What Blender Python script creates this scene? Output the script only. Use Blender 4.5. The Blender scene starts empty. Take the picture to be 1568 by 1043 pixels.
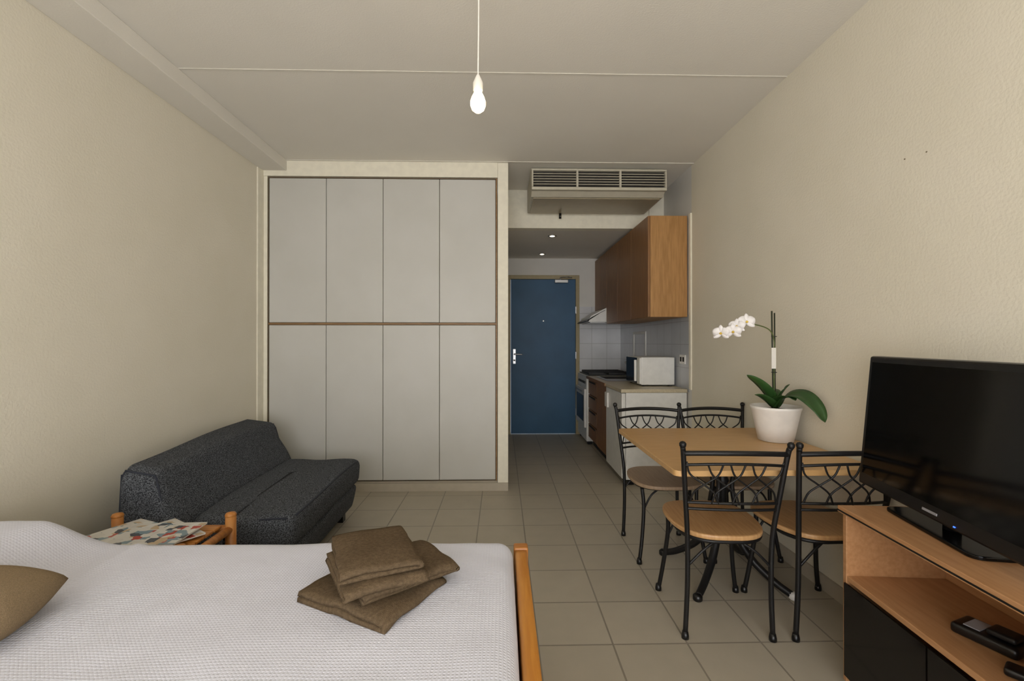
import bpy, bmesh, math, random
from mathutils import Vector, Matrix, noise
random.seed(4)
scene = bpy.context.scene
try:
    scene.view_settings.view_transform = 'Standard'
    scene.view_settings.look = 'None'
except Exception: pass

# ------------------------------------------------------------ materials
def lin(c):
    o=[]
    for v in c:
        v=v/255.0
        o.append(v/12.92 if v<=0.04045 else ((v+0.055)/1.055)**2.4)
    return (o[0],o[1],o[2],1.0)

def base_mat(name):
    m=bpy.data.materials.new(name); m.use_nodes=True
    nt=m.node_tree
    return m,nt,nt.nodes['Principled BSDF']

def setin(b,n,v):
    if n in b.inputs: b.inputs[n].default_value=v

def M(name,col,rough=.5,metal=0,col2=None,nscale=20,stretch=(1,1,1),bump=None,detail=3,spec=None,coat=0,ramp=(.35,.65)):
    m,nt,b=base_mat(name)
    setin(b,'Roughness',rough); setin(b,'Metallic',metal); setin(b,'Coat Weight',coat)
    if spec is not None: setin(b,'Specular IOR Level',spec)
    tc=nt.nodes.new('ShaderNodeTexCoord')
    if col2 is None:
        col2=tuple(min(255,c*1.03) for c in col)
    mp=nt.nodes.new('ShaderNodeMapping'); mp.inputs['Scale'].default_value=stretch
    nt.links.new(tc.outputs['Object'],mp.inputs['Vector'])
    n=nt.nodes.new('ShaderNodeTexNoise'); n.inputs['Scale'].default_value=nscale; n.inputs['Detail'].default_value=detail
    nt.links.new(mp.outputs['Vector'],n.inputs['Vector'])
    r=nt.nodes.new('ShaderNodeValToRGB')
    r.color_ramp.elements[0].position=ramp[0]; r.color_ramp.elements[1].position=ramp[1]
    r.color_ramp.elements[0].color=lin(col); r.color_ramp.elements[1].color=lin(col2)
    nt.links.new(n.outputs['Fac'],r.inputs['Fac'])
    nt.links.new(r.outputs['Color'],b.inputs['Base Color'])
    if bump:
        n2=nt.nodes.new('ShaderNodeTexNoise'); n2.inputs['Scale'].default_value=bump[0]; n2.inputs['Detail'].default_value=2
        nt.links.new(tc.outputs['Object'],n2.inputs['Vector'])
        bp=nt.nodes.new('ShaderNodeBump'); bp.inputs['Strength'].default_value=bump[1]; bp.inputs['Distance'].default_value=bump[2]
        nt.links.new(n2.outputs['Fac'],bp.inputs['Height'])
        nt.links.new(bp.outputs['Normal'],b.inputs['Normal'])
    return m

def tile_mat(name,c1,c2,cm,size,off,axes='xy',mortar=.004,rough=.4,bumps=.3):
    m,nt,b=base_mat(name)
    setin(b,'Roughness',rough)
    tc=nt.nodes.new('ShaderNodeTexCoord')
    sp=nt.nodes.new('ShaderNodeSeparateXYZ'); cb=nt.nodes.new('ShaderNodeCombineXYZ')
    nt.links.new(tc.outputs['Object'],sp.inputs[0])
    idx={'x':0,'y':1,'z':2}
    for k in (0,1):
        ad=nt.nodes.new('ShaderNodeMath'); ad.operation='ADD'; ad.inputs[1].default_value=off[k]
        nt.links.new(sp.outputs[idx[axes[k]]],ad.inputs[0]); nt.links.new(ad.outputs[0],cb.inputs[k])
    br=nt.nodes.new('ShaderNodeTexBrick'); br.offset=0; br.squash=1
    br.inputs['Scale'].default_value=1; br.inputs['Brick Width'].default_value=size[0]; br.inputs['Row Height'].default_value=size[1]
    br.inputs['Mortar Size'].default_value=mortar; br.inputs['Mortar Smooth'].default_value=.2
    br.inputs['Color1'].default_value=lin(c1); br.inputs['Color2'].default_value=lin(c2); br.inputs['Mortar'].default_value=lin(cm)
    nt.links.new(cb.outputs[0],br.inputs['Vector'])
    n=nt.nodes.new('ShaderNodeTexNoise'); n.inputs['Scale'].default_value=9; n.inputs['Detail'].default_value=6
    nt.links.new(tc.outputs['Object'],n.inputs['Vector'])
    mx=nt.nodes.new('ShaderNodeMix'); mx.data_type='RGBA'; mx.blend_type='MULTIPLY'; mx.inputs[0].default_value=.15
    nt.links.new(br.outputs['Color'],mx.inputs[6]); nt.links.new(n.outputs['Fac'],mx.inputs[7])
    nt.links.new(mx.outputs[2],b.inputs['Base Color'])
    bp=nt.nodes.new('ShaderNodeBump'); bp.inputs['Strength'].default_value=bumps; bp.inputs['Distance'].default_value=.002; bp.invert=True
    nt.links.new(br.outputs['Fac'],bp.inputs['Height']); nt.links.new(bp.outputs['Normal'],b.inputs['Normal'])
    return m

def emis(name,col,s):
    m,nt,b=base_mat(name)
    setin(b,'Base Color',lin(col)); setin(b,'Emission Color',lin(col)); setin(b,'Emission Strength',s)
    return m

def waffle(name,col):
    m,nt,b=base_mat(name); setin(b,'Base Color',lin(col)); setin(b,'Roughness',.95); setin(b,'Specular IOR Level',.15)
    tc=nt.nodes.new('ShaderNodeTexCoord'); sp=nt.nodes.new('ShaderNodeSeparateXYZ'); nt.links.new(tc.outputs['Object'],sp.inputs[0])
    outs=[]
    for k in (0,1):
        a=nt.nodes.new('ShaderNodeMath'); a.operation='MULTIPLY'; a.inputs[1].default_value=2*math.pi/.009
        s=nt.nodes.new('ShaderNodeMath'); s.operation='SINE'
        nt.links.new(sp.outputs[k],a.inputs[0]); nt.links.new(a.outputs[0],s.inputs[0]); outs.append(s)
    mxx=nt.nodes.new('ShaderNodeMath'); mxx.operation='MAXIMUM'
    nt.links.new(outs[0].outputs[0],mxx.inputs[0]); nt.links.new(outs[1].outputs[0],mxx.inputs[1])
    bp=nt.nodes.new('ShaderNodeBump'); bp.inputs['Strength'].default_value=.5; bp.inputs['Distance'].default_value=.001
    nt.links.new(mxx.outputs[0],bp.inputs['Height']); nt.links.new(bp.outputs['Normal'],b.inputs['Normal'])
    return m

def print_mat(name):
    m,nt,b=base_mat(name); setin(b,'Roughness',.3)
    tc=nt.nodes.new('ShaderNodeTexCoord')
    v=nt.nodes.new('ShaderNodeTexVoronoi'); v.inputs['Scale'].default_value=34; v.distance='CHEBYCHEV'
    nt.links.new(tc.outputs['Object'],v.inputs['Vector'])
    sp=nt.nodes.new('ShaderNodeSeparateColor'); nt.links.new(v.outputs['Color'],sp.inputs[0])
    r=nt.nodes.new('ShaderNodeValToRGB'); r.color_ramp.interpolation='CONSTANT'
    cols=[(0,(208,204,196)),(.3,(120,142,152)),(.42,(214,212,206)),(.56,(176,66,50)),(.64,(200,196,188)),(.8,(64,70,80)),(.9,(190,166,132))]
    while len(r.color_ramp.elements)<len(cols): r.color_ramp.elements.new(.5)
    for e,(p,c) in zip(r.color_ramp.elements,cols): e.position=p
    for e,(p,c) in zip(r.color_ramp.elements,cols): e.color=lin(c)
    nt.links.new(sp.outputs[0],r.inputs['Fac']); nt.links.new(r.outputs['Color'],b.inputs['Base Color'])
    return m

WALL=M('wall_paint',(225,218,199),.85,col2=(228,221,203),nscale=3,bump=(90,.35,.004))
WALLK=M('kitchen_wall_paint',(214,211,204),.8,nscale=3,bump=(90,.2,.003))
CEIL=M('ceiling_paint',(224,219,208),.9,col2=(227,222,211),nscale=2,bump=(120,.3,.003))
TRIMW=M('trim_paint',(232,226,207),.6)
STRIP=M('joint_strip_paint',(214,209,197),.85)
FLOOR=tile_mat('floor_tiles',(184,175,157),(179,170,152),(142,134,120),(.302,.30),(10*.302-.45,10*.3-1.83),'xy',.004,.42)
BASE=M('skirting_tile',(178,168,150),.45)
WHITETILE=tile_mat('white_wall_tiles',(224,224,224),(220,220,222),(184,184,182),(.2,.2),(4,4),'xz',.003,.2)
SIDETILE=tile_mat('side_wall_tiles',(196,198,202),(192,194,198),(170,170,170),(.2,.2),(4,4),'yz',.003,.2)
WARD=M('wardrobe_laminate',(196,194,186),.5,col2=(201,199,192),nscale=2.5,bump=(40,.1,.002))
WARDEDGE=M('wardrobe_edge_wood',(150,116,76),.5,col2=(130,98,62),nscale=8,stretch=(1,1,8))
DARK=M('dark_gap',(38,34,30),.8)
GAP=M('shadow_gap',(110,96,76),.8)
OAK=M('oak_veneer',(182,136,82),.45,col2=(162,118,66),nscale=10,stretch=(6,6,.6),detail=6)
BROWN_SHADED=M('brown_and_shaded_veneer',(146,104,62),.45,col2=(128,88,50),nscale=10,stretch=(6,6,.6),detail=6)  # true brown on base units, painted-in shading on the wall cabinet doors
BEECH=M('beech_top',(206,166,114),.35,col2=(192,150,96),nscale=7,stretch=(1,14,1),detail=5)
SEATW=M('seat_wood',(200,158,108),.35,col2=(184,140,92),nscale=7,stretch=(14,1,1),detail=5)
SEATG=M('seat_wood_grey',(160,136,110),.45,col2=(146,122,98),nscale=7,stretch=(14,1,1),detail=5)  # greyer, darker seat wood for the two far chairs
CABW=M('tv_stand_beech',(184,138,96),.4,col2=(170,124,82),nscale=7,stretch=(10,1,10),detail=5)
PINE=M('pine_varnish',(204,140,58),.35,col2=(186,120,44),nscale=6,stretch=(12,1,12),detail=5)
PINE2=M('cane_wood',(190,128,62),.4,col2=(166,104,46),nscale=12,stretch=(1,6,1))
BLACKM=M('black_metal',(26,25,25),.45,metal=.3)
BLACKP=M('black_plastic',(14,14,15),.35)
GLOSS=M('glossy_screen',(4,4,5),.12,spec=.3)
SMOKE=M('smoked_glass',(16,13,11),.1,spec=.3)
STEEL=M('brushed_steel',(170,170,170),.3,metal=1)
WHITEP=M('white_enamel',(226,225,220),.3)
WHITEB=M('white_plastic',(228,226,220),.4)
ACBODY=M('ac_body',(188,182,164),.45)
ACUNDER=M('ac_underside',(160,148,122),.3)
BLUE=M('door_blue',(38,84,118),.5,col2=(42,90,126),nscale=3)
DFRAME=M('door_frame_paint',(160,146,110),.5)
SOFA=M('sofa_tweed',(42,44,48),.95,col2=(118,122,128),nscale=230,detail=3,bump=(300,.5,.003),spec=.1,ramp=(.40,.70))
PIPING=M('sofa_piping',(44,48,58),.9)
TOWEL=M('towel_terry',(110,93,72),1,col2=(93,78,60),nscale=120,bump=(420,.8,.004),spec=.05)
CUSH=M('cushion_fabric',(144,125,99),1,col2=(130,112,88),nscale=300,bump=(500,.5,.002),spec=.05)
SHEET=waffle('white_waffle_cover',(218,219,230))
POT=M('white_ceramic',(232,228,222),.35)
SOIL=M('bark_soil',(70,50,34),.95,col2=(40,30,22),nscale=60,bump=(80,1,.02))
LEAF=M('orchid_leaf',(38,70,30),.35,col2=(52,86,40),nscale=10)
STEM=M('orchid_stem',(84,96,48),.5)
STAKE=M('green_stake',(48,52,36),.6)
PETAL=M('white_petal',(236,232,230),.6)
YELLOW=M('orchid_centre',(214,180,70),.6)
MAG=print_mat('magazine_print')
PAPER=M('paper',(224,220,212),.7)
CORD=M('cord_white',(236,232,222),.5)
BULB=emis('lit_bulb',(255,222,165),18)
SPOT=emis('downlight_glow',(255,236,200),8)
LED=emis('blue_led',(60,110,255),2)
COUNTER=M('counter_laminate',(200,188,160),.35,col2=(186,174,146),nscale=60)
GREYTEXT=M('grey_mark',(150,150,155),.4)
m,nt,b=base_mat('window_glass'); setin(b,'Transmission Weight',1.0); setin(b,'Roughness',0.0); setin(b,'IOR',1.05); GLASS=m

# ------------------------------------------------------------ mesh helpers
class G:
    def __init__(s,name,loc=(0,0,0),rz=0,local=True):
        e=bpy.data.objects.new(name,None); bpy.context.collection.objects.link(e)
        e.empty_display_size=.1
        e.location=loc; e.rotation_euler=(0,0,rz); s.e=e; s.local=local
        s.M=Matrix.Translation(loc)@Matrix.Rotation(rz,4,'Z')
def mk(name,verts,faces,mat,g=None,smooth=False,mats=None,fmat=None):
    me=bpy.data.meshes.new(name); me.from_pydata([tuple(v) for v in verts],[],faces)
    for mm in (mats or [mat]): me.materials.append(mm)
    if fmat:
        for p,i in zip(me.polygons,fmat): p.material_index=i
    me.update()
    bm=bmesh.new(); bm.from_mesh(me); bmesh.ops.recalc_face_normals(bm,faces=bm.faces); bm.to_mesh(me); bm.free()
    if smooth:
        for p in me.polygons: p.use_smooth=True
    o=bpy.data.objects.new(name,me); bpy.context.collection.objects.link(o)
    if g:
        o.parent=g.e
        if not g.local: o.matrix_parent_inverse=g.M.inverted()
    return o
def bev(o,w,seg=2):
    m=o.modifiers.new('bevel','BEVEL'); m.width=w; m.segments=seg; m.limit_method='ANGLE'; m.angle_limit=math.radians(40)
    return o
def boxes(name,bl,mat,g=None,bevel=0,mats=None,fm=None):
    V=[];F=[];fmat=[]
    for bi,(x0,x1,y0,y1,z0,z1) in enumerate(bl):
        k=len(V)
        V+=[(x0,y0,z0),(x1,y0,z0),(x1,y1,z0),(x0,y1,z0),(x0,y0,z1),(x1,y0,z1),(x1,y1,z1),(x0,y1,z1)]
        F+=[(k,k+3,k+2,k+1),(k+4,k+5,k+6,k+7),(k,k+1,k+5,k+4),(k+1,k+2,k+6,k+5),(k+2,k+3,k+7,k+6),(k+3,k,k+4,k+7)]
        fmat+=[fm[bi] if fm else 0]*6
    o=mk(name,V,F,mat,g,mats=mats,fmat=fmat)
    if bevel: bev(o,bevel)
    return o
def box(name,x0,x1,y0,y1,z0,z1,mat,g=None,bevel=0): return boxes(name,[(x0,x1,y0,y1,z0,z1)],mat,g,bevel)

def cr(pts,n=8):
    P=[Vector(p) for p in pts]
    if len(P)<3: return P
    out=[]
    for i in range(len(P)-1):
        p0=P[i-1] if i>0 else P[0]*2-P[1]
        p1=P[i];p2=P[i+1]
        p3=P[i+2] if i+2<len(P) else P[-1]*2-P[-2]
        for j in range(n):
            t=j/n
            out.append(.5*((2*p1)+(p2-p0)*t+(2*p0-5*p1+4*p2-p3)*t*t+(3*p1-p0-3*p2+p3)*t*t*t))
    out.append(P[-1]); return out
def tubes(name,paths,mat,g=None,seg=8,n=6):
    """paths: list of (pts, radius | (r0,r1)) ; closed if third elem True"""
    V=[];F=[]
    for path in paths:
        pts,r=path[0],path[1]; closed=len(path)>2 and path[2]
        if closed: P=[Vector(p) for p in pts]
        else: P=cr(pts,n)
        N=len(P)
        r0,r1=(r if isinstance(r,tuple) else (r,r))
        k0=len(V)
        up=None
        for i,p in enumerate(P):
            if closed: t=(P[(i+1)%N]-P[i-1]).normalized()
            else: t=(P[min(i+1,N-1)]-P[max(i-1,0)]).normalized()
            if up is None:
                up=Vector((0,0,1)) if abs(t.z)<.9 else Vector((1,0,0))
            u=(up-t*up.dot(t))
            if u.length<1e-5: u=Vector((0,1,0))
            u.normalize(); up=u; w=t.cross(u)
            rr=r0+(r1-r0)*i/max(1,N-1)
            for j in range(seg):
                a=2*math.pi*j/seg
                V.append(p+(u*math.cos(a)+w*math.sin(a))*rr)
        for i in range(N if closed else N-1):
            a=k0+i*seg; b2=k0+((i+1)%N)*seg
            for j in range(seg):
                F.append((a+j,a+(j+1)%seg,b2+(j+1)%seg,b2+j))
        if not closed:
            F.append(tuple(k0+j for j in range(seg))); F.append(tuple(k0+(N-1)*seg+j for j in range(seg)))
    return mk(name,V,F,mat,g,True)
def lathe(name,prof,c,mat,g=None,seg=32,closed=True):
    V=[];F=[]
    for r,z in prof:
        for j in range(seg):
            a=2*math.pi*j/seg; V.append((c[0]+r*math.cos(a),c[1]+r*math.sin(a),c[2]+z))
    for i in range(len(prof)-1):
        for j in range(seg):
            F.append((i*seg+j,i*seg+(j+1)%seg,(i+1)*seg+(j+1)%seg,(i+1)*seg+j))
    if closed:
        F.append(tuple(range(seg))); F.append(tuple((len(prof)-1)*seg+j for j in range(seg)))
    return mk(name,V,F,mat,g,True)
def rbox(name,x0,x1,y0,y1,z0,z1,r,mat,g=None,step=.03,fn=None):
    nx=max(4,int((x1-x0)/step));ny=max(4,int((y1-y0)/step));nz=max(4,int((z1-z0)/step))
    idx={};V=[];F=[]
    def vid(i,j,k):
        key=(i,j,k)
        if key not in idx:
            p=Vector((x0+(x1-x0)*i/nx,y0+(y1-y0)*j/ny,z0+(z1-z0)*k/nz))
            q=Vector((min(max(p.x,x0+r),x1-r),min(max(p.y,y0+r),y1-r),min(max(p.z,z0+r),z1-r)))
            d=p-q
            if d.length>1e-9:
                mxc=max(abs(d.x),abs(d.y),abs(d.z))
                p=q+d.normalized()*mxc if mxc<=r else q+d.normalized()*r
            idx[key]=len(V); V.append(fn(p) if fn else p)
        return idx[key]
    for i in range(nx):
        for j in range(ny):
            for k in (0,nz): F.append((vid(i,j,k),vid(i+1,j,k),vid(i+1,j+1,k),vid(i,j+1,k)))
    for i in range(nx):
        for k in range(nz):
            for j in (0,ny): F.append((vid(i,j,k),vid(i+1,j,k),vid(i+1,j,k+1),vid(i,j,k+1)))
    for j in range(ny):
        for k in range(nz):
            for i in (0,nx): F.append((vid(i,j,k),vid(i,j+1,k),vid(i,j+1,k+1),vid(i,j,k+1)))
    return mk(name,V,F,mat,g,True)
def smooth01(t):
    t=min(1,max(0,t)); return t*t*(3-2*t)
def prism(name,poly,axis,a,b2,mat,g=None,bevel=0):
    """poly list of 2D; axis 'y': poly=(x,z) ; axis 'z': poly=(x,y); axis 'x': (y,z)"""
    V=[];n=len(poly)
    for t in (a,b2):
        for p in poly:
            V.append({'y':(p[0],t,p[1]),'z':(p[0],p[1],t),'x':(t,p[0],p[1])}[axis])
    F=[tuple(range(n)),tuple(range(2*n-1,n-1,-1))]+[(i,(i+1)%n,n+(i+1)%n,n+i) for i in range(n)]
    o=mk(name,V,F,mat,g)
    if bevel: bev(o,bevel)
    return o

XL,XR=-1.945,1.59
YB=-1.8; YW=3.75; YD=6.03; ZC=2.70; ZL=2.33; YBK=4.42; XH=.055

# ------------------------------------------------------------ room shell
box('floor',XL-.1,XR+.1,YB-.1,YD+.12,-.1,0,FLOOR)
box('ceiling',XL-.1,XR+.1,YB-.1,YBK,ZC,ZC+.1,CEIL)
box('ceiling_hall',XH-.085,XR+.1,YBK+.1,YD+.12,ZL,ZL+.1,CEIL)
box('wall_bulkhead',XH,XR,YBK,YBK+.1,ZL,ZC,TRIMW)
box('wall_left',XL-.1,XL,YB-.1,YW+.7,0,ZC,WALL)
box('wall_right',XR,XR+.1,YB-.1,YW+.02,0,ZC,WALL)
box('wall_kitchen',XR,XR+.1,YW+.02,YD+.12,0,ZC,WALLK)
box('wall_hall',-.032,XH,YW-.005,YD+.12,0,ZC,TRIMW,bevel=.003)
boxes('wall_back',[(XH,.075,YD,YD+.1,0,ZL),(1.035,XR,YD,YD+.1,0,ZL),(.075,1.035,YD,YD+.1,2.11,ZL)],WALLK)
boxes('wall_front',[(XL,-1.5,YB-.1,YB,0,ZC),(1.3,XR,YB-.1,YB,0,ZC),(-1.5,1.3,YB-.1,YB,2.35,ZC),(-1.5,1.3,YB-.1,YB,0,.1)],WALL)
g=G('window_1',(-.1,YB-.05,1.2),local=False)
boxes('frame',[(-1.5,-1.44,YB-.08,YB-.02,.1,2.35),(1.24,1.3,YB-.08,YB-.02,.1,2.35),(-1.44,1.24,YB-.08,YB-.02,2.29,2.35),(-1.44,1.24,YB-.08,YB-.02,.1,.16),(-.13,-.07,YB-.08,YB-.02,.16,2.29)],WHITEB,g)
boxes('glass',[(-1.44,-.13,YB-.055,YB-.05,.16,2.29),(-.07,1.24,YB-.055,YB-.05,.16,2.29)],GLASS,g)
box('trim_beam',XL,-1.745,YB,YW-.012,2.615,ZC,CEIL,bevel=.004)
box('trim_ceiling_joint',-1.745,XR,2.491,2.502,ZC-.003,ZC,STRIP)
boxes('trim_ceiling_edge',[(XH,XR,YW-.03,YW-.018,ZC-.005,ZC),(-1.745,XH,YW-.03,YW-.018,ZC-.005,ZC)],STRIP)
box('trim_wardrobe_top',XL,-.032,YW-.012,YW+.05,2.573,ZC,TRIMW)
boxes('trim_wardrobe_side',[(XL,-1.905,YW-.005,YW+.05,0,2.573),(XL,XL+.012,3.655,YW-.005,.0,2.615)],TRIMW,bevel=.003)
box('trim_kitchen_edge',XR-.012,XR,3.765,3.80,.82,2.30,TRIMW)
box('baseboard_left',XL,XL+.01,YB,3.655,0,.075,BASE)
box('baseboard_right',XR-.01,XR,YB,3.74,0,.075,BASE)
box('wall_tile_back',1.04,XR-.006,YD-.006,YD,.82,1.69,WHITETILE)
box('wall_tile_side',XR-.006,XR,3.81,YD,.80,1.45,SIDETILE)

# ------------------------------------------------------------ wardrobe
g=G('wardrobe',(-.97,YW+.3,0),local=False)
x0,x1=-1.902,-.036
box('carcass',x0,x1,YW+.025,YW+.6,.075,2.57,GAP,g)
boxes('wood_edging',[(x0,x1,YW-.003,YW+.024,1.362,1.377),(x1-.010,x1,YW-.005,YW+.024,.08,2.568)],WARDEDGE,g)
boxes('thin_edging',[(x0,x1,YW-.003,YW+.024,2.561,2.569),(x0,x0+.006,YW-.005,YW+.024,.08,2.568)],GAP,g)
w=(x1-.012-x0-.008)/4
dl=[]
for i in range(4):
    a=x0+.008+i*w+.0022; c=a+w-.0044
    dl.append((a,c,YW,YW+.02,.09,1.358)); dl.append((a,c,YW,YW+.02,1.381,2.558))
boxes('doors',dl,WARD,g,bevel=.002)
boxes('plinth',[(x0,XH-.09,YW+.012,YW+.03,0,.076)],BASE,g)
box('baseboard_wardrobe',-1.9,XH,YW-.014,YW-.0055,0,.066,BASE)

# ------------------------------------------------------------ hall door
g=G('door_1',(.55,YD,0),local=False)
boxes('frame',[(.078,.121,YD-.02,YD+.08,0,2.107),(.985,1.033,YD-.02,YD+.08,0,2.107),(.121,.985,YD-.02,YD+.08,2.055,2.107)],DFRAME,g,bevel=.003)
box('leaf',.124,.982,YD-.005,YD+.035,.008,2.052,BLUE,g,bevel=.002)
box('handle_plate',.15,.19,YD-.014,YD-.005,.93,1.13,STEEL,g,bevel=.004)
tubes('handle_lever',[([(.17,YD-.014,1.06),(.17,YD-.055,1.06)],.009),([(.165,YD-.055,1.06),(.22,YD-.058,1.06),(.275,YD-.055,1.055)],.009)],STEEL,g)
lathe('key_cylinder',[(.012,0),(.012,.02)],(.17,YD-.03,.97),STEEL,g,12)
boxes('peephole',[(.545,.565,YD-.012,YD-.005,1.49,1.51)],STEEL,g,bevel=.004)
boxes('door_closer',[(.70,.88,YD-.06,YD-.02,2.0,2.045)],STEEL,g,bevel=.006)
tubes('closer_arm',[([(.78,YD-.04,2.045),(.78,YD-.045,2.07),(.86,YD-.10,2.072),(.93,YD-.03,2.072)],.006)],STEEL,g)
boxes('hinges',[(.978,.99,YD-.03,YD-.02,z,z+.09) for z in (.25,1.6,1.0)],STEEL,g)

# ------------------------------------------------------------ downlights
for i,(x,y) in enumerate(((.53,4.74),(.51,5.72))):
    g=G('recessed_downlight',(x,y,ZL))
    lathe('ring',[(.045,0),(.045,-.006),(.032,-.006),(.032,0)],(0,0,0),STEEL,g,24,False)
    lathe('lamp',[(.026,-.001),(.022,-.007),(.0001,-.009)],(0,0,0),SPOT,g,24,False)

# ------------------------------------------------------------ AC unit
g=G('ceiling_air_conditioner',(.81,4.05,2.55),local=False)
prism('body',[(3.80,2.655),(3.80,2.49),(3.86,2.455),(4.36,2.455),(4.41,2.50),(4.41,2.695),(3.84,2.695)],'x',.25,1.38,ACBODY,g,bevel=.006)
boxes('front_frame',[(.25,1.38,3.76,3.80,2.645,2.66),(.25,1.38,3.76,3.80,2.485,2.51),(.25,.264,3.76,3.80,2.51,2.645),(1.366,1.38,3.76,3.80,2.51,2.645)],ACBODY,g,bevel=.004)
box('grille_back',.264,1.366,3.794,3.7995,2.51,2.645,DARK,g)
sl=[(.264,1.366,3.762,3.778,z,z+.004) for z in (2.53,2.552,2.574,2.596,2.618)]
sl+=[(x-.008,x+.008,3.76,3.785,2.51,2.645) for x in (.63,.99)]
boxes('louvres',sl,ACBODY,g)
boxes('bottom_panel',[(.27,1.36,3.88,4.34,2.448,2.4549)],ACUNDER,g,bevel=.002)
tubes('pull_knob',[([(.56,4.33,2.448),(.56,4.335,2.40)],.012)],BLACKP,g)
box('side_conduit',1.44,1.47,YBK-.02,YBK,2.33,2.69,TRIMW,g)

# ------------------------------------------------------------ pendant bulb
g=G('pendant_light_bulb',(-.093,1.8,2.17))
lathe('glass_bulb',[(.0001,-.042),(.012,-.040),(.024,-.030),(.030,-.014),(.030,.002),(.025,.018),(.017,.034),(.013,.045)],(0,0,0),BULB,g,24,False)
lathe('holder',[(.014,.043),(.019,.046),(.020,.075),(.013,.092),(.006,.106),(.004,.11)],(0,0,0),CORD,g,24)
lathe('screw_collar',[(.0135,.036),(.0135,.046)],(0,0,0),STEEL,g,20)
tubes('cord',[([(0,0,.105),(.002,0,.3),(.003,0,.505)],.003)],CORD,g)
lathe('ceiling_rose',[(.04,.53),(.038,.51),(.012,.495)],(0,0,0),CORD,g,24)

# ------------------------------------------------------------ kitchen
g=G('kitchen_wall_cabinet',(1.42,4.9,1.43),local=False)
xf=1.262
boxes('carcass',[(xf,XR-.012,3.83,5.36,1.434,2.294),(xf,XR-.012,5.36,YD-.01,1.63,2.294)],OAK,g,bevel=.002)
ys=[3.83,4.34,4.85,5.36,5.69,6.02]
boxes('doors',[(xf-.02,xf-.001,ys[i]+.002,ys[i+1]-.002,(1.436 if i<3 else 1.632),2.292) for i in range(5)],BROWN_SHADED,g,bevel=.002)  # same oak as the carcass, shading put into the darker door colour
g=G('range_hood',(1.3,5.7,1.5),local=False)
prism('body',[(XR-.012,1.627),(1.24,1.627),(1.06,1.53),(1.03,1.46),(XR-.012,1.46)],'y',5.38,6.0,WHITEP,g,bevel=.004)
box('filter',1.06,1.5,5.42,5.96,1.452,1.4595,STEEL,g)
prism('visor',[(1.24,1.60),(1.225,1.60),(1.0,1.47),(1.01,1.46),(1.03,1.462),(1.06,1.51)],'y',5.38,6.0,BLACKP,g)

g=G('kitchen_base_cabinet',(1.3,4.9,0),local=False)
ZT=.82
boxes('carcass',[(1.05,XR-.012,4.43,5.38,.09,ZT-.031)],BROWN_SHADED,g)
boxes('plinth',[(1.09,XR-.012,4.43,5.38,0,.089)],DARK,g)
dz=(ZT-.04-.10)/4
boxes('drawer_fronts',[(1.03,1.049,4.90,5.375,.10+i*dz+.006,.10+(i+1)*dz-.006) for i in range(4)]+[(1.03,1.049,4.44,4.89,.10,ZT-.04)],BROWN_SHADED,g,bevel=.002)
boxes('drawer_grips',[(1.022,1.030,4.98,5.30,.10+(i+1)*dz-.03,.10+(i+1)*dz-.014) for i in range(4)],DARK,g)
boxes('countertop',[(1.012,XR-.012,3.83,5.38,ZT-.03,ZT)],COUNTER,g,bevel=.003)
boxes('counter_edge',[(1.004,1.0119,4.42,5.38,ZT-.03,ZT-.001)],BROWN_SHADED,g)
g=G('kitchen_sink',(1.3,4.9,ZT),local=False)
boxes('sink_rim',[(1.08,1.5,4.62,5.2,ZT+.0005,ZT+.006)],STEEL,g,bevel=.002)
boxes('sink_bowl',[(1.12,1.46,4.85,5.16,ZT+.0062,ZT+.008)],DARK,g)
tubes('tap',[([(1.48,5.0,ZT+.006),(1.48,5.0,ZT+.16),(1.44,5.0,ZT+.2),(1.36,5.0,ZT+.17)],.01)],STEEL,g)

g=G('undercounter_fridge',(1.3,4.1,0),local=False)
box('cabinet',1.055,XR-.012,3.84,4.425,.05,ZT-.031,WHITEP,g,.004)
box('door',1.02,1.053,3.842,4.42,.06,ZT-.035,WHITEP,g,.006)
box('handle',1.0,1.02,4.30,4.40,.60,.74,WHITEB,g,.006)
boxes('feet',[(1.08,1.13,3.87,3.92,0,.05),(1.5,1.55,3.87,3.92,0,.05),(1.08,1.13,4.34,4.39,0,.05),(1.5,1.55,4.34,4.39,0,.05)],BLACKP,g)

g=G('gas_stove',(1.3,5.7,0),local=False)
box('body',1.01,XR-.012,5.385,5.99,.04,ZT,WHITEP,g,.004)
box('oven_door',.985,1.009,5.40,5.975,.20,.66,WHITEP,g,.004)
box('oven_glass',.980,.9849,5.45,5.925,.27,.58,GLOSS,g)
tubes('oven_handle',[([(.985,5.45,.63),(.965,5.46,.63),(.965,5.9,.63),(.985,5.91,.63)],.007)],STEEL,g)
boxes('knobs',[(.995,1.01,5.45+.1*i,5.48+.1*i,.72,.75) for i in range(5)],BLACKP,g,bevel=.004)
box('hob',1.03,1.55,5.40,5.975,ZT+.0005,ZT+.012,BLACKP,g,.003)
boxes('pan_supports',[(1.05,1.53,y,y+.01,ZT+.03,ZT+.04) for y in (5.45,5.56,5.66,5.72,5.82,5.92)]+[(x,x+.01,5.45,5.93,ZT+.012,ZT+.03) for x in (1.05,1.28,1.52)],BLACKM,g)
boxes('feet',[(1.03,1.08,5.41,5.46,0,.04),(1.5,1.55,5.41,5.46,0,.04),(1.03,1.08,5.92,5.97,0,.04),(1.5,1.55,5.92,5.97,0,.04)],BLACKP,g)

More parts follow.
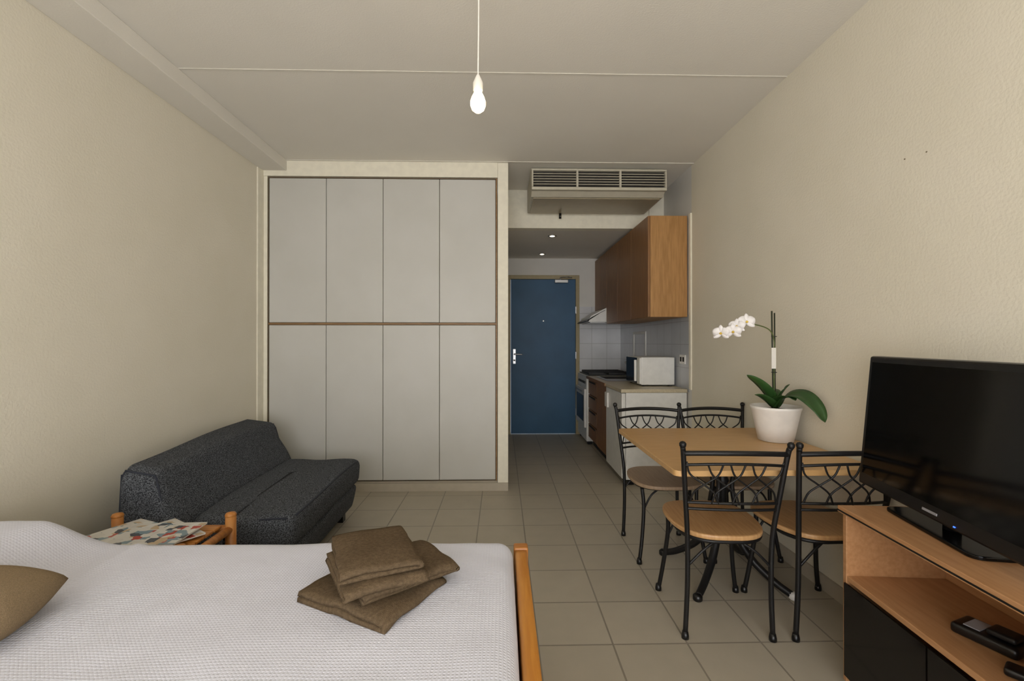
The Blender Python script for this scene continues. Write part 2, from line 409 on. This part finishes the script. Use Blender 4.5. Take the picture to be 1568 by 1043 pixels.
g=G('microwave_oven',(1.4,4.3,ZT),local=False)
box('body',1.26,1.565,4.08,4.53,ZT+.012,ZT+.262,WHITEP,g,.006)
box('door_glass',1.247,1.2599,4.17,4.525,ZT+.02,ZT+.256,GLOSS,g,.003)
box('control_panel',1.247,1.2599,4.085,4.165,ZT+.02,ZT+.256,WHITEB,g,.003)
box('door_handle',1.225,1.2468,4.172,4.186,ZT+.04,ZT+.236,WHITEB,g,.003)
boxes('feet',[(1.28,1.31,4.10,4.13,ZT+.0005,ZT+.012),(1.52,1.55,4.10,4.13,ZT+.0005,ZT+.012),(1.28,1.31,4.48,4.51,ZT+.0005,ZT+.012),(1.52,1.55,4.48,4.51,ZT+.0005,ZT+.012)],BLACKP,g)
g=G('wall_socket',(1.58,3.93,1.07),local=False)
boxes('plate',[(1.572,1.5838,3.87,3.99,1.03,1.11)],WHITEB,g,bevel=.003)
boxes('outlets',[(1.5705,1.572,3.885,3.92,1.05,1.09),(1.5705,1.572,3.94,3.975,1.05,1.09)],DARK,g)
g=G('wall_dish_rack',(1.56,5.2,1.1),local=False)
boxes('rack_frame',[(1.572,1.5838,4.94,4.97,.86,1.34),(1.572,1.5838,5.38,5.41,.86,1.34),(1.572,1.5838,4.97,5.38,1.31,1.34),(1.572,1.5838,4.97,5.38,.86,.89)],WHITEB,g,bevel=.003)
g=G('wall_screw_plug',(1.588,1.7,1.94),local=False)
boxes('plugs',[(1.5875,1.5899,1.753,1.758,1.939,1.944),(1.5875,1.5899,1.661,1.666,1.929,1.934)],GAP,g,bevel=.001)

# ------------------------------------------------------------ sofa (back pulled slightly off the wall at the near end)
g=G('sofa_bed',(-1.45,2.7,0),local=False)
def backfn(p):
    t=(3.38-p.y)/1.33
    s=(p.x+1.925)/.455
    xa=-1.90+.175*t; xb=-1.50+.065*t
    f=smooth01((p.z-.30)/.36)
    x=xa+.03*f+(xb-xa)*s*(1-.42*f)
    z=p.z-.03*max(0,s)*f
    y=p.y+.004*math.sin(p.z*30)
    return Vector((x,y,z+.006*math.sin(p.y*5)))
rbox('backrest',-1.925,-1.47,2.05,3.38,.07,.675,.075,SOFA,g,.022,backfn)
def seatfn(p):
    k=max(0,(.40-p.z))/.34
    d=Vector(p)
    t=(3.23-p.y)/1.09
    if p.x<-1.3: d.x+=.06*t
    if p.x>-1.2: d.x+=.02*t-.05*k*k
    if p.z>.3: d.z+=.012*math.sin((p.y-2.15)/1.1*math.pi)+.004*math.sin(p.x*19+p.y*7)
    return d
rbox('seat_cushion',-1.51,-.985,2.14,3.23,.235,.405,.045,SOFA,g,.02,seatfn)
rbox('seat_base',-1.51,-.995,2.16,3.22,.06,.232,.03,SOFA,g,.02,seatfn)
def edge_pts(x0,x1,z0,z1,yy,r,inset,fn):
    o=.707*r; e=r-o
    P=[(x1-e*1.0,z0+.1),(x1-e,z1-r)]
    for k in range(1,8):
        a=math.pi/2*k/8
        P.append((x1-r+(r-e)*math.cos(a),z1-r+(r-e)*math.sin(a)))
    P+=[(x1-r,z1-e),(x0+r,z1-e)]
    for k in range(1,8):
        a=math.pi/2+math.pi/2*k/8
        P.append((x0+r+(r-e)*math.cos(a),z1-r+(r-e)*math.sin(a)))
    P+=[(x0+e,z1-r),(x0+e,z0+.1)]
    return [fn(Vector((x,yy,z))) for x,z in P]
e=.075*.293
tubes('piping',[(edge_pts(-1.925,-1.47,.07,.675,2.05+e,.075,0,backfn),.005),(edge_pts(-1.925,-1.47,.07,.675,3.38-e,.075,0,backfn),.005),
   ([seatfn(Vector((-.985-.013,y,.405-.013))) for y in (2.19,2.4,2.6,2.8,3.0,3.18)],.005),
   ([seatfn(Vector((x,2.14+.013,.405-.013))) for x in (-1.15,-1.10,-1.02)],.005)],PIPING,g,8,3)
boxes('feet',[(-1.70,-1.65,2.15,2.2,0,.09),(-1.83,-1.78,3.25,3.3,0,.09),(-1.12,-1.07,2.22,2.27,0,.07),(-1.12,-1.07,3.1,3.15,0,.07)],BLACKP,g)

# ------------------------------------------------------------ side table + magazines
g=G('wooden_side_table',(-1.38,1.80,0),rz=0)
P=[]
for sx in (-1,1):
    for sy in (-1,1):
        P.append(([(sx*.235,sy*.155,0),(sx*.235,sy*.155,.485)],.021))
P+= [([(-.235,s*.155,.43),(.235,s*.155,.43)],.016) for s in (-1,1)]
P+= [([(-.235,s*.155,.15),(.235,s*.155,.15)],.013) for s in (-1,1)]
P+= [([(s*.235,-.155,.43),(s*.235,.155,.43)],.016) for s in (-1,1)]
P+= [([(s*.235,-.155,.15),(s*.235,.155,.15)],.013) for s in (-1,1)]
tubes('frame',P,PINE2,g,12,2)
boxes('top',[(-.212,.212,-.135+i*.054,-.135+i*.054+.05,.443,.455) for i in range(5)],PINE2,g,bevel=.004)
for sx in (-1,1):
    for sy in (-1,1):
        lathe('post_cap',[(.021,.484),(.023,.489),(.018,.498),(.0001,.502)],(sx*.235,sy*.155,0),PINE2,g,16,False)
for i,(dx,dy,r,hh) in enumerate(((-.04,-.01,.25,.456),(.05,.01,-.22,.4645),(-.05,.0,-.05,.4730),(.05,-.02,.40,.4800))):
    g2=G('magazine',(-1.38+dx,1.80+dy,hh),rz=r+1.2)
    boxes('pages',[(-.10,.10,-.135,.135,.0005,.0055)],PAPER,g2)
    boxes('cover',[(-.101,.101,-.136,.136,.0056,.0066)],MAG,g2)

# ------------------------------------------------------------ bed
g=G('double_bed',(-.93,.88,0),local=False)
BX0,BX1,BY0,BY1,BZ=-1.90,.040,.16,1.615,.530
def bedfn(p):
    d=Vector(p)
    if p.z>.40:
        a=smooth01((-1.27-p.x)/.22)*(1-.25*smooth01((-1.62-p.x)/.3))
        e=smooth01((p.y-BY0+.02)/.16)*smooth01((BY1+.02-p.y)/.14)
        gp=1-.45*math.exp(-((p.y-.88)/.05)**2)
        f=smooth01((p.z-.40)/.1)
        d.z+=.112*a*e*gp*f
        d.z+=.006*noise.noise(Vector((p.x*3,p.y*3,0)))*f+.003*noise.noise(Vector((p.x*9,p.y*9,4)))*f
        d.z+=.008*math.exp(-((p.x+1.25+.02*math.sin(p.y*3))/.013)**2)*f
    else:
        if p.y>BY1-.03: d.y+=.008*math.sin(p.x*22)*(.40-p.z)/.3
        if p.y<BY0+.03: d.y-=.008*math.sin(p.x*22)*(.40-p.z)/.3
    return d
rbox('bedspread',BX0,BX1,BY0,BY1,.16,BZ,.055,SHEET,g,.0165,bedfn)
rbox('foot_rail',.046,.090,.12,1.60,.22,.492,.008,PINE,g,.03)
boxes('foot_posts',[(.043,.094,1.60,1.645,0,.496),(.043,.094,.105,.158,0,.496)],PINE2,g,bevel=.006)
boxes('side_rails',[(-1.9,.04,1.55,1.575,.08,.155),(-1.9,.04,.19,.215,.08,.155)],PINE,g)
boxes('slats',[(-1.85+i*.2,-1.78+i*.2,.22,1.55,.13,.155) for i in range(9)],PINE,g)
boxes('head_feet',[(-1.9,-1.86,1.53,1.58,0,.08),(-1.9,-1.86,.19,.24,0,.08)],PINE,g)
box('headboard',-1.940,-1.915,.12,1.64,.0,.60,PINE,None,.006)

def pillow(name,w,d,t,mat,loc,rot,e=2.2):
    n=30;V=[];F=[]
    for side in (1,-1):
        for i in range(n+1):
            for j in range(n+1):
                u=-1+2*i/n;v=-1+2*j/n
                k=1-.10*(u*u*v*v)
                x=u*w/2*k*(1-.05*(1-v*v)*abs(u)); y=v*d/2*k*(1-.05*(1-u*u)*abs(v))
                h=t/2*((1-abs(u)**e)*(1-abs(v)**e))**.42
                h+=.008*noise.noise(Vector((x*14,y*14,side)))*(1-abs(u)**4)*(1-abs(v)**4)
                V.append((x,y,side*h))
    o2=(n+1)*(n+1)
    for s in (0,1):
        for i in range(n):
            for j in range(n):
                a=s*o2+i*(n+1)+j
                F.append((a,a+1,a+n+2,a+n+1))
    o=mk(name,V,F,mat,None,True)
    bm=bmesh.new();bm.from_mesh(o.data);bmesh.ops.remove_doubles(bm,verts=bm.verts,dist=1e-5);bmesh.ops.recalc_face_normals(bm,faces=bm.faces);bm.to_mesh(o.data);bm.free()
    for p in o.data.polygons:p.use_smooth=True
    o.location=loc;o.rotation_euler=rot
    return o
pillow('throw_cushion',.42,.28,.125,CUSH,(-1.305,1.075,.612),(math.radians(3),math.radians(9),math.radians(15)))

# ------------------------------------------------------------ towels
def towel(g,cx,cy,z0,w,d,layers,rot,t=.012,seed=0):
    path=[]
    for i in range(layers):
        zz=i*t+t/2
        a,b2=(-w/2,w/2) if i%2==0 else (w/2,-w/2)
        a*=1-.012*((i*7+seed)%3); b2*=1-.012*((i*5+seed)%3)
        for k in range(13): path.append(Vector((a+(b2-a)*k/12,0,zz)))
        if i<layers-1:
            sgn=1 if b2>0 else -1
            for k in range(1,6):
                an=-math.pi/2+math.pi*k/6
                path.append(Vector((b2+sgn*math.cos(an)*t/2,0,zz+t/2+math.sin(an)*t/2)))
    N=len(path);h=t*.41
    outl=[];inl=[]
    for i,p in enumerate(path):
        tt=(path[min(i+1,N-1)]-path[max(i-1,0)]).normalized(); nn=Vector((-tt.z,0,tt.x))
        outl.append(p+nn*h); inl.append(p-nn*h)
    loop=outl+inl[::-1]; L=len(loop); ny=14
    c,s=math.cos(rot),math.sin(rot)
    V=[];F=[]
    for j in range(ny+1):
        v=-1+2*j/ny
        for i,p in enumerate(loop):
            yy=v*d/2*(1+.03*math.sin(p.z/t*2.1+seed))
            edge=abs(v)**8
            zz=t*layers/2+(p.z-t*layers/2)*(1-.12*edge)
            rr=(2*abs(p.x)/w)**4+abs(v)**4
            zz+=z0+.007*noise.noise(Vector((p.x*12+seed,yy*12,0)))+.003*math.sin(p.x*25+seed)*(p.z/(t*layers))-.004*rr
            xx=p.x+.007*noise.noise(Vector((yy*15,p.z*60,seed)))
            V.append((cx+xx*c-yy*s,cy+xx*s+yy*c,max(zz,z0)))
    for j in range(ny):
        for i in range(L):
            F.append((j*L+i,j*L+(i+1)%L,(j+1)*L+(i+1)%L,(j+1)*L+i))
    for j in (0,ny):
        for i in range(N-1):
            F.append((j*L+i,j*L+i+1,j*L+L-2-i,j*L+L-1-i))
    return mk('towel',V,F,TOWEL,g,True)
g=G('folded_towel_stack',(-.35,1.27,BZ),local=False)
z=BZ+.003
towel(g,-.355,1.265,z,.29,.25,2,math.radians(-28),.017,1)
towel(g,-.30,1.30,z+.033,.27,.21,2,math.radians(38),.015,5)
towel(g,-.35,1.27,z+.060,.25,.215,2,math.radians(-60),.016,2)
towel(g,-.36,1.285,z+.090,.20,.26,2,math.radians(24),.015,3)

# ------------------------------------------------------------ dining table
TX0,TX1,TY0,TY1,TZ=.70,1.565,1.82,2.73,.70
g=G('dining_table',(1.14,2.3,0),local=False)
def rrect(x0,x1,y0,y1,r,n=6):
    P=[]
    for cx,cy,a0 in ((x1-r,y1-r,0),(x0+r,y1-r,90),(x0+r,y0+r,180),(x1-r,y0+r,270)):
        for k in range(n+1):
            a=math.radians(a0+90*k/n); P.append((cx+r*math.cos(a),cy+r*math.sin(a)))
    return P
prism('table_top',rrect(TX0,TX1,TY0,TY1,.03),'z',TZ-.024,TZ,BEECH,g,.003)
cx,cy=1.155,2.36
P=[]
for sx in (-1,1):
    for sy in (-1,1):
        P.append(([(cx+sx*.21,cy+sy*.21,TZ-.03),(cx+sx*.16,cy+sy*.16,.655),(cx+sx*.07,cy+sy*.07,.60),(cx+sx*.035,cy+sy*.035,.50),(cx+sx*.045,cy+sy*.045,.36),(cx+sx*.04,cy+sy*.04,.26)],.012))
        P.append(([(cx+sx*.03,cy+sy*.03,.36),(cx+sx*.05,cy+sy*.05,.24),(cx+sx*.10,cy+sy*.10,.13),(cx+sx*.17,cy+sy*.17,.055),(cx+sx*.225,cy+sy*.225,.018)],(.021,.017)))
P+=[([(cx-.22,cy-.22,TZ-.031),(cx+.22,cy+.22,TZ-.031)],.006),([(cx-.22,cy+.22,TZ-.031),(cx+.22,cy-.22,TZ-.031)],.006)]
def ring(cx,cy,z,r,n=28): return [(cx+r*math.cos(2*math.pi*k/n),cy+r*math.sin(2*math.pi*k/n),z) for k in range(n)]
P+=[(ring(cx,cy,.60,.105),.008,True),(ring(cx,cy,.34,.07),.008,True)]
tubes('pedestal',P,BLACKM,g,10)
lathe('column',[(.02,.26),(.028,.28),(.024,.32),(.024,.48),(.034,.50),(.024,.52),(.02,.66)],(cx,cy,0),BLACKM,g,20)
for sx in (-1,1):
    for sy in (-1,1):
        lathe('foot_cap',[(.016,0),(.022,.006),(.022,.024),(.012,.034)],(cx+sx*.23,cy+sy*.23,0),BLACKP if not(sx>0 and sy<0) else WHITEB,g,14)

# ------------------------------------------------------------ chairs (back toward -Y local)
def chair(x,y,rz,seatmat=SEATW):
    g=G('dining_chair',(x,y,0),rz)
    P=[]
    for s in (-1,1):
        P.append(([(s*.176,-.180,.01),(s*.168,-.183,.22),(s*.170,-.190,.42),(s*.186,-.215,.60),(s*.203,-.243,.775),(s*.208,-.252,.803)],.0105))
        P.append(([(s*.185,.185,.01),(s*.166,.172,.14),(s*.150,.150,.30),(s*.155,.135,.402)],.0105))
        P.append(([(s*.168,-.185,.30),(s*.11,-.185,.36),(s*.05,-.17,.399)],.0055))
        P.append(([(s*.152,.150,.28),(s*.11,.150,.36),(s*.06,.145,.399)],.0055))
    def rail(z,bow,rise,hw,yy,n=9): return [(-hw+2*hw*k/(n-1),yy-bow*(1-(2*k/(n-1)-1)**2),z+rise*(1-(2*k/(n-1)-1)**2)) for k in range(n)]
    P.append((rail(.776,.035,.010,.203,-.243),.0105))
    P.append((rail(.728,.035,.014,.198,-.236),.006))
    P.append((rail(.572,.03,.006,.183,-.212),.006))
    P.append((rail(.545,.03,.006,.180,-.208),.006))
    def bp(xx,z):
        t=(z-.572)/.16; hw=.183+.015*t
        return (xx*hw/.2, -.212-.024*t-.033*(1-(xx/.2)**2), z)
    for s in (-1,1):
        for k in range(4):
            a=s*(-.185+.085*k); b2=a+s*.13
            P.append(([bp(a,.574),bp(a+s*.02,.62),bp(a+s*.065,.657),bp(a+s*.11,.693),bp(min(max(b2,-.19),.19),.742)],.0038))
    ringp=[]
    for px,py in rrect(-.168,.168,-.185,.17,.12,8): ringp.append((px,py,.402))
    P.append((ringp,.009,True))
    tubes('frame',P,BLACKM,g,8,5)
    for s in (-1,1):
        lathe('finial',[(.008,-.012),(.013,-.004),(.014,.006),(.009,.013),(.0001,.016)],(s*.209,-.255,.812),BLACKM,g,14,False)
        for (fx,fy) in ((s*.176,-.180),(s*.186,.186)):
            lathe('foot_tip',[(.015,0),(.015,.012),(.0115,.03)],(fx,fy,0),BLACKP,g,12)
    pts=[]
    for k in range(48):
        a=2*math.pi*k/48; ca,sa=math.cos(a),math.sin(a)
        ex=.66
        px=math.copysign(abs(ca)**ex,ca)*.193; py=math.copysign(abs(sa)**ex,sa)*.215+.012
        if py<0: px*=1-.10*(-py/.21)
        pts.append((px,py))
    prism('seat',pts,'z',.411,.432,seatmat,g,.007)
    return g
chair(.945,2.03,math.radians(-4))
chair(1.375,2.02,math.radians(1))
chair(.945,2.68,math.radians(180),SEATG)
chair(1.362,2.68,math.radians(180),SEATG)

# ------------------------------------------------------------ orchid
ox,oy=1.452,2.38
g=G('potted_orchid',(ox,oy,TZ),local=True)
lathe('pot',[(.078,.0),(.084,.002),(.100,.08),(.116,.160),(.121,.170),(.121,.182),(.113,.182),(.108,.165),(.10,.15)],(0,0,0.0005),POT,g,48)
lathe('bark',[(.106,.155),(.07,.163),(.0001,.168)],(0,0,0),SOIL,g,32,False)
def leaf(pts,wmax,roll=0):
    P=cr(pts,6);N=len(P);V=[];F=[]
    for i,p in enumerate(P):
        t=(P[min(i+1,N-1)]-P[max(i-1,0)]).normalized()
        side=t.cross(Vector((0,0,1))); 
        if side.length<.05: side=Vector((0,1,0))
        side.normalize()
        side=Matrix.Rotation(roll,3,t)@side
        nrm=side.cross(t)
        f=i/(N-1); wd=wmax*(math.sin(math.pi*min(1,(f*.85+.12)))**.6)
        if f>.9: wd*=math.sqrt(max(0.01,1-((f-.9)/.1)**2))
        for k in (-1,-.5,0,.5,1):
            V.append(p+side*k*wd/2+nrm*abs(k)*wd*.16)
    for i in range(N-1):
        for k in range(4): F.append((i*5+k,i*5+k+1,(i+1)*5+k+1,(i+1)*5+k))
    o=mk('leaf',V,F,LEAF,g,True); m=o.modifiers.new('s','SOLIDIFY'); m.thickness=.002
    return o
leaf([(0,0,.17),(-.04,-.02,.24),(-.10,-.03,.30),(-.175,-.04,.35)],.06,.5)
leaf([(0,0,.17),(-.04,-.03,.20),(-.10,-.05,.235),(-.145,-.06,.25)],.05,.3)
leaf([(0,0,.17),(.02,-.07,.24),(.045,-.15,.25),(.065,-.22,.205),(.08,-.26,.14)],.085,.4)
leaf([(0,0,.17),(.02,.03,.22),(.04,.07,.25),(.05,.12,.26)],.055)
leaf([(0,0,.17),(-.01,-.05,.22),(.0,-.11,.24),(.01,-.15,.23)],.07)
leaf([(0,0,.17),(.01,-.01,.22),(.03,-.03,.27),(.05,-.04,.30)],.05)
tubes('stakes',[([(-.012,.0,.165),(-.020,.0,.685)],.0042),([(.004,.01,.165),(.002,.012,.675)],.0038)],STAKE,g)
tubes('flower_stem',[([(-.008,-.005,.17),(-.012,-.006,.35),(-.008,-.006,.50),(-.03,-.01,.575),(-.09,-.02,.605),(-.16,-.03,.612),(-.22,-.035,.60),(-.29,-.045,.565)],.003)],STEM,g)
def flower(c,face,sz,g=g):
    f=Vector(face).normalized(); up=Vector((0,0,1)); r=f.cross(up).normalized(); u=r.cross(f)
    V=[];F=[]
    for k,(ang,ln,wd) in enumerate(((90,1,.6),(210,1,.55),(330,1,.55),(22,1.0,1.05),(158,1.0,1.05))):
        a=math.radians(ang); d=r*math.cos(a)+u*math.sin(a); s=f.cross(d)
        k0=len(V); n=7
        for i in range(n):
            t=i/(n-1); w2=wd*sz*.5*math.sin(math.pi*min(.97,t*.85+.12))**.7
            p=Vector(c)+d*sz*ln*t*.95+f*(.18*sz*math.sin(t*2.2)+(.002 if k>2 else 0))
            V+= [p-s*w2,p+f*.1*sz*(1-t),p+s*w2]
        for i in range(n-1):
            for j in (0,1):
                q=k0+i*3+j; F.append((q,q+1,q+4,q+3))
    o=mk('flower',V,F,PETAL,g,True); m=o.modifiers.new('s','SOLIDIFY'); m.thickness=.0012
    cc=Vector(c)+f*sz*.22
    lathe('flower_centre',[(.0001,-.006),(.006,-.003),(.007,.002),(.0001,.008)],cc,YELLOW,g,10,False)
for c,fc,sz in (((-.19,-.06,.622),(-.1,-1,.15),.048),((-.235,-.055,.60),(-.75,-1,0),.044),((-.262,-.065,.572),(-.4,-1,-.1),.046),((-.315,-.05,.565),(-.9,-1,-.1),.046)):
    flower(c,fc,sz)
boxes('plant_tag',[(-.028,-.004,-.012,-.011,.38,.49)],PAPER,g)
tubes('stem_clips',[(ring(-.008,0,z,.012,10),.002,True) for z in (.36,.55)],BLACKP,g,6)

# ------------------------------------------------------------ TV stand
ang=math.radians(-4.7)
g=G('tv_stand',(1.207,1.585,0),rz=ang)
D,Lc,H=.34,.72,.64
boxes('panels',[(-.012,D+.002,-Lc-.01,.01,H-.022,H),
   (0,D,-.018,0,.03,H-.022),(0,D,-Lc,-Lc+.018,.03,H-.022),
   (0.002,D,-Lc+.018,-.018,.385,.403),(0.002,D,-Lc+.018,-.018,.05,.068),(D-.012,D-.001,-Lc+.018,-.018,.068,H-.022)],CABW,g,bevel=.002)
boxes('glass_doors',[(-.006,0,-.352,-.014,.055,.378),(-.006,0,-Lc+.014,-.358,.055,.378)],SMOKE,g)
boxes('top_edge_line',[(-.0135,-.0121,-Lc-.01,.01,H-.017,H-.012)],BLACKP,g)
boxes('door_knobs',[(-.02,-.006,-.335,-.32,.21,.23),(-.02,-.006,-.385,-.37,.21,.23)],STEEL,g,bevel=.003)
boxes('feet',[(.02,.06,-.06,-.02,0,.03),(.28,.32,-.06,-.02,0,.03),(.02,.06,-Lc+.02,-Lc+.06,0,.03),(.28,.32,-Lc+.02,-Lc+.06,0,.03)],BLACKP,g)
g=G('cordless_phone_base',(1.33,1.21,.4035),rz=math.radians(20))
rbox('base',-.045,.045,-.07,.07,0,.03,.01,BLACKP,g,.008)
boxes('display',[(-.03,.03,.01,.045,.0301,.032)],GREYTEXT,g)
rbox('handset',-.028,.028,-.06,.0,.031,.047,.006,BLACKM,g,.006)
g=G('remote_control',(1.30,1.03,.4035),rz=math.radians(35))
rbox('body',-.025,.025,-.09,.09,0,.02,.007,BLACKP,g,.006)
boxes('buttons',[(-.016+.012*i,-.008+.012*i,-.06+.018*j,-.05+.018*j,.0201,.022) for i in range(3) for j in range(6)],GREYTEXT,g)

# ------------------------------------------------------------ TV
g=G('flat_screen_tv',(1.395,1.345,H),rz=math.radians(-11))
tilt=math.radians(5)
def tl(p):
    dz=p[2]-.05; 
    return Vector((p[0]+dz*math.sin(tilt),p[1],.05+dz*math.cos(tilt)))
def tbox(name,b6,mat,bevel=0):
    o=boxes(name,[b6],mat,g,bevel)
    for v in o.data.vertices: v.co=tl(v.co)
    return o
tbox('bezel',(-.09,-.045,-.37,.375,.040,.528),BLACKP,.008)
tbox('screen',(-.0925,-.0901,-.345,.35,.085,.505),GLOSS)
tbox('rear_housing',(-.045,0.0,-.28,.28,.10,.46),BLACKP,.012)
tbox('brand_mark',(-.0925,-.0901,-.03,.03,.059,.066),GREYTEXT)
tbox('power_led',(-.0925,-.0901,-.10,-.094,.052,.055),LED)
tubes('neck',[([(-.03,0,.012),(-.03,0,.11)],.022)],BLACKP,g,16)
prism('stand_base',rrect(-.11,.045,-.19,.19,.03),'z',.0005,.012,GLOSS,g,.003)

# ------------------------------------------------------------ lights, world
L=bpy.data.lights.new('window_daylight','AREA'); L.shape='RECTANGLE'; L.size=2.7; L.size_y=2.1; L.energy=114; L.color=(1,.985,.985)
o=bpy.data.objects.new('window_daylight',L); o.location=(-.1,YB+.03,1.25); o.rotation_euler=(math.radians(107),0,0); bpy.context.collection.objects.link(o)
W=bpy.data.worlds.new('sky'); scene.world=W; W.use_nodes=True
bg=W.node_tree.nodes['Background']; bg.inputs[0].default_value=(.75,.86,1,1); bg.inputs[1].default_value=1.0

# ------------------------------------------------------------ camera
cam=bpy.data.cameras.new('camera'); cam.sensor_width=36; cam.lens=16.0; cam.clip_start=.02
co=bpy.data.objects.new('camera',cam); co.location=(0,0,1.22); co.rotation_euler=(math.radians(90.2),0,math.radians(-1.32))
bpy.context.collection.objects.link(co); scene.camera=co
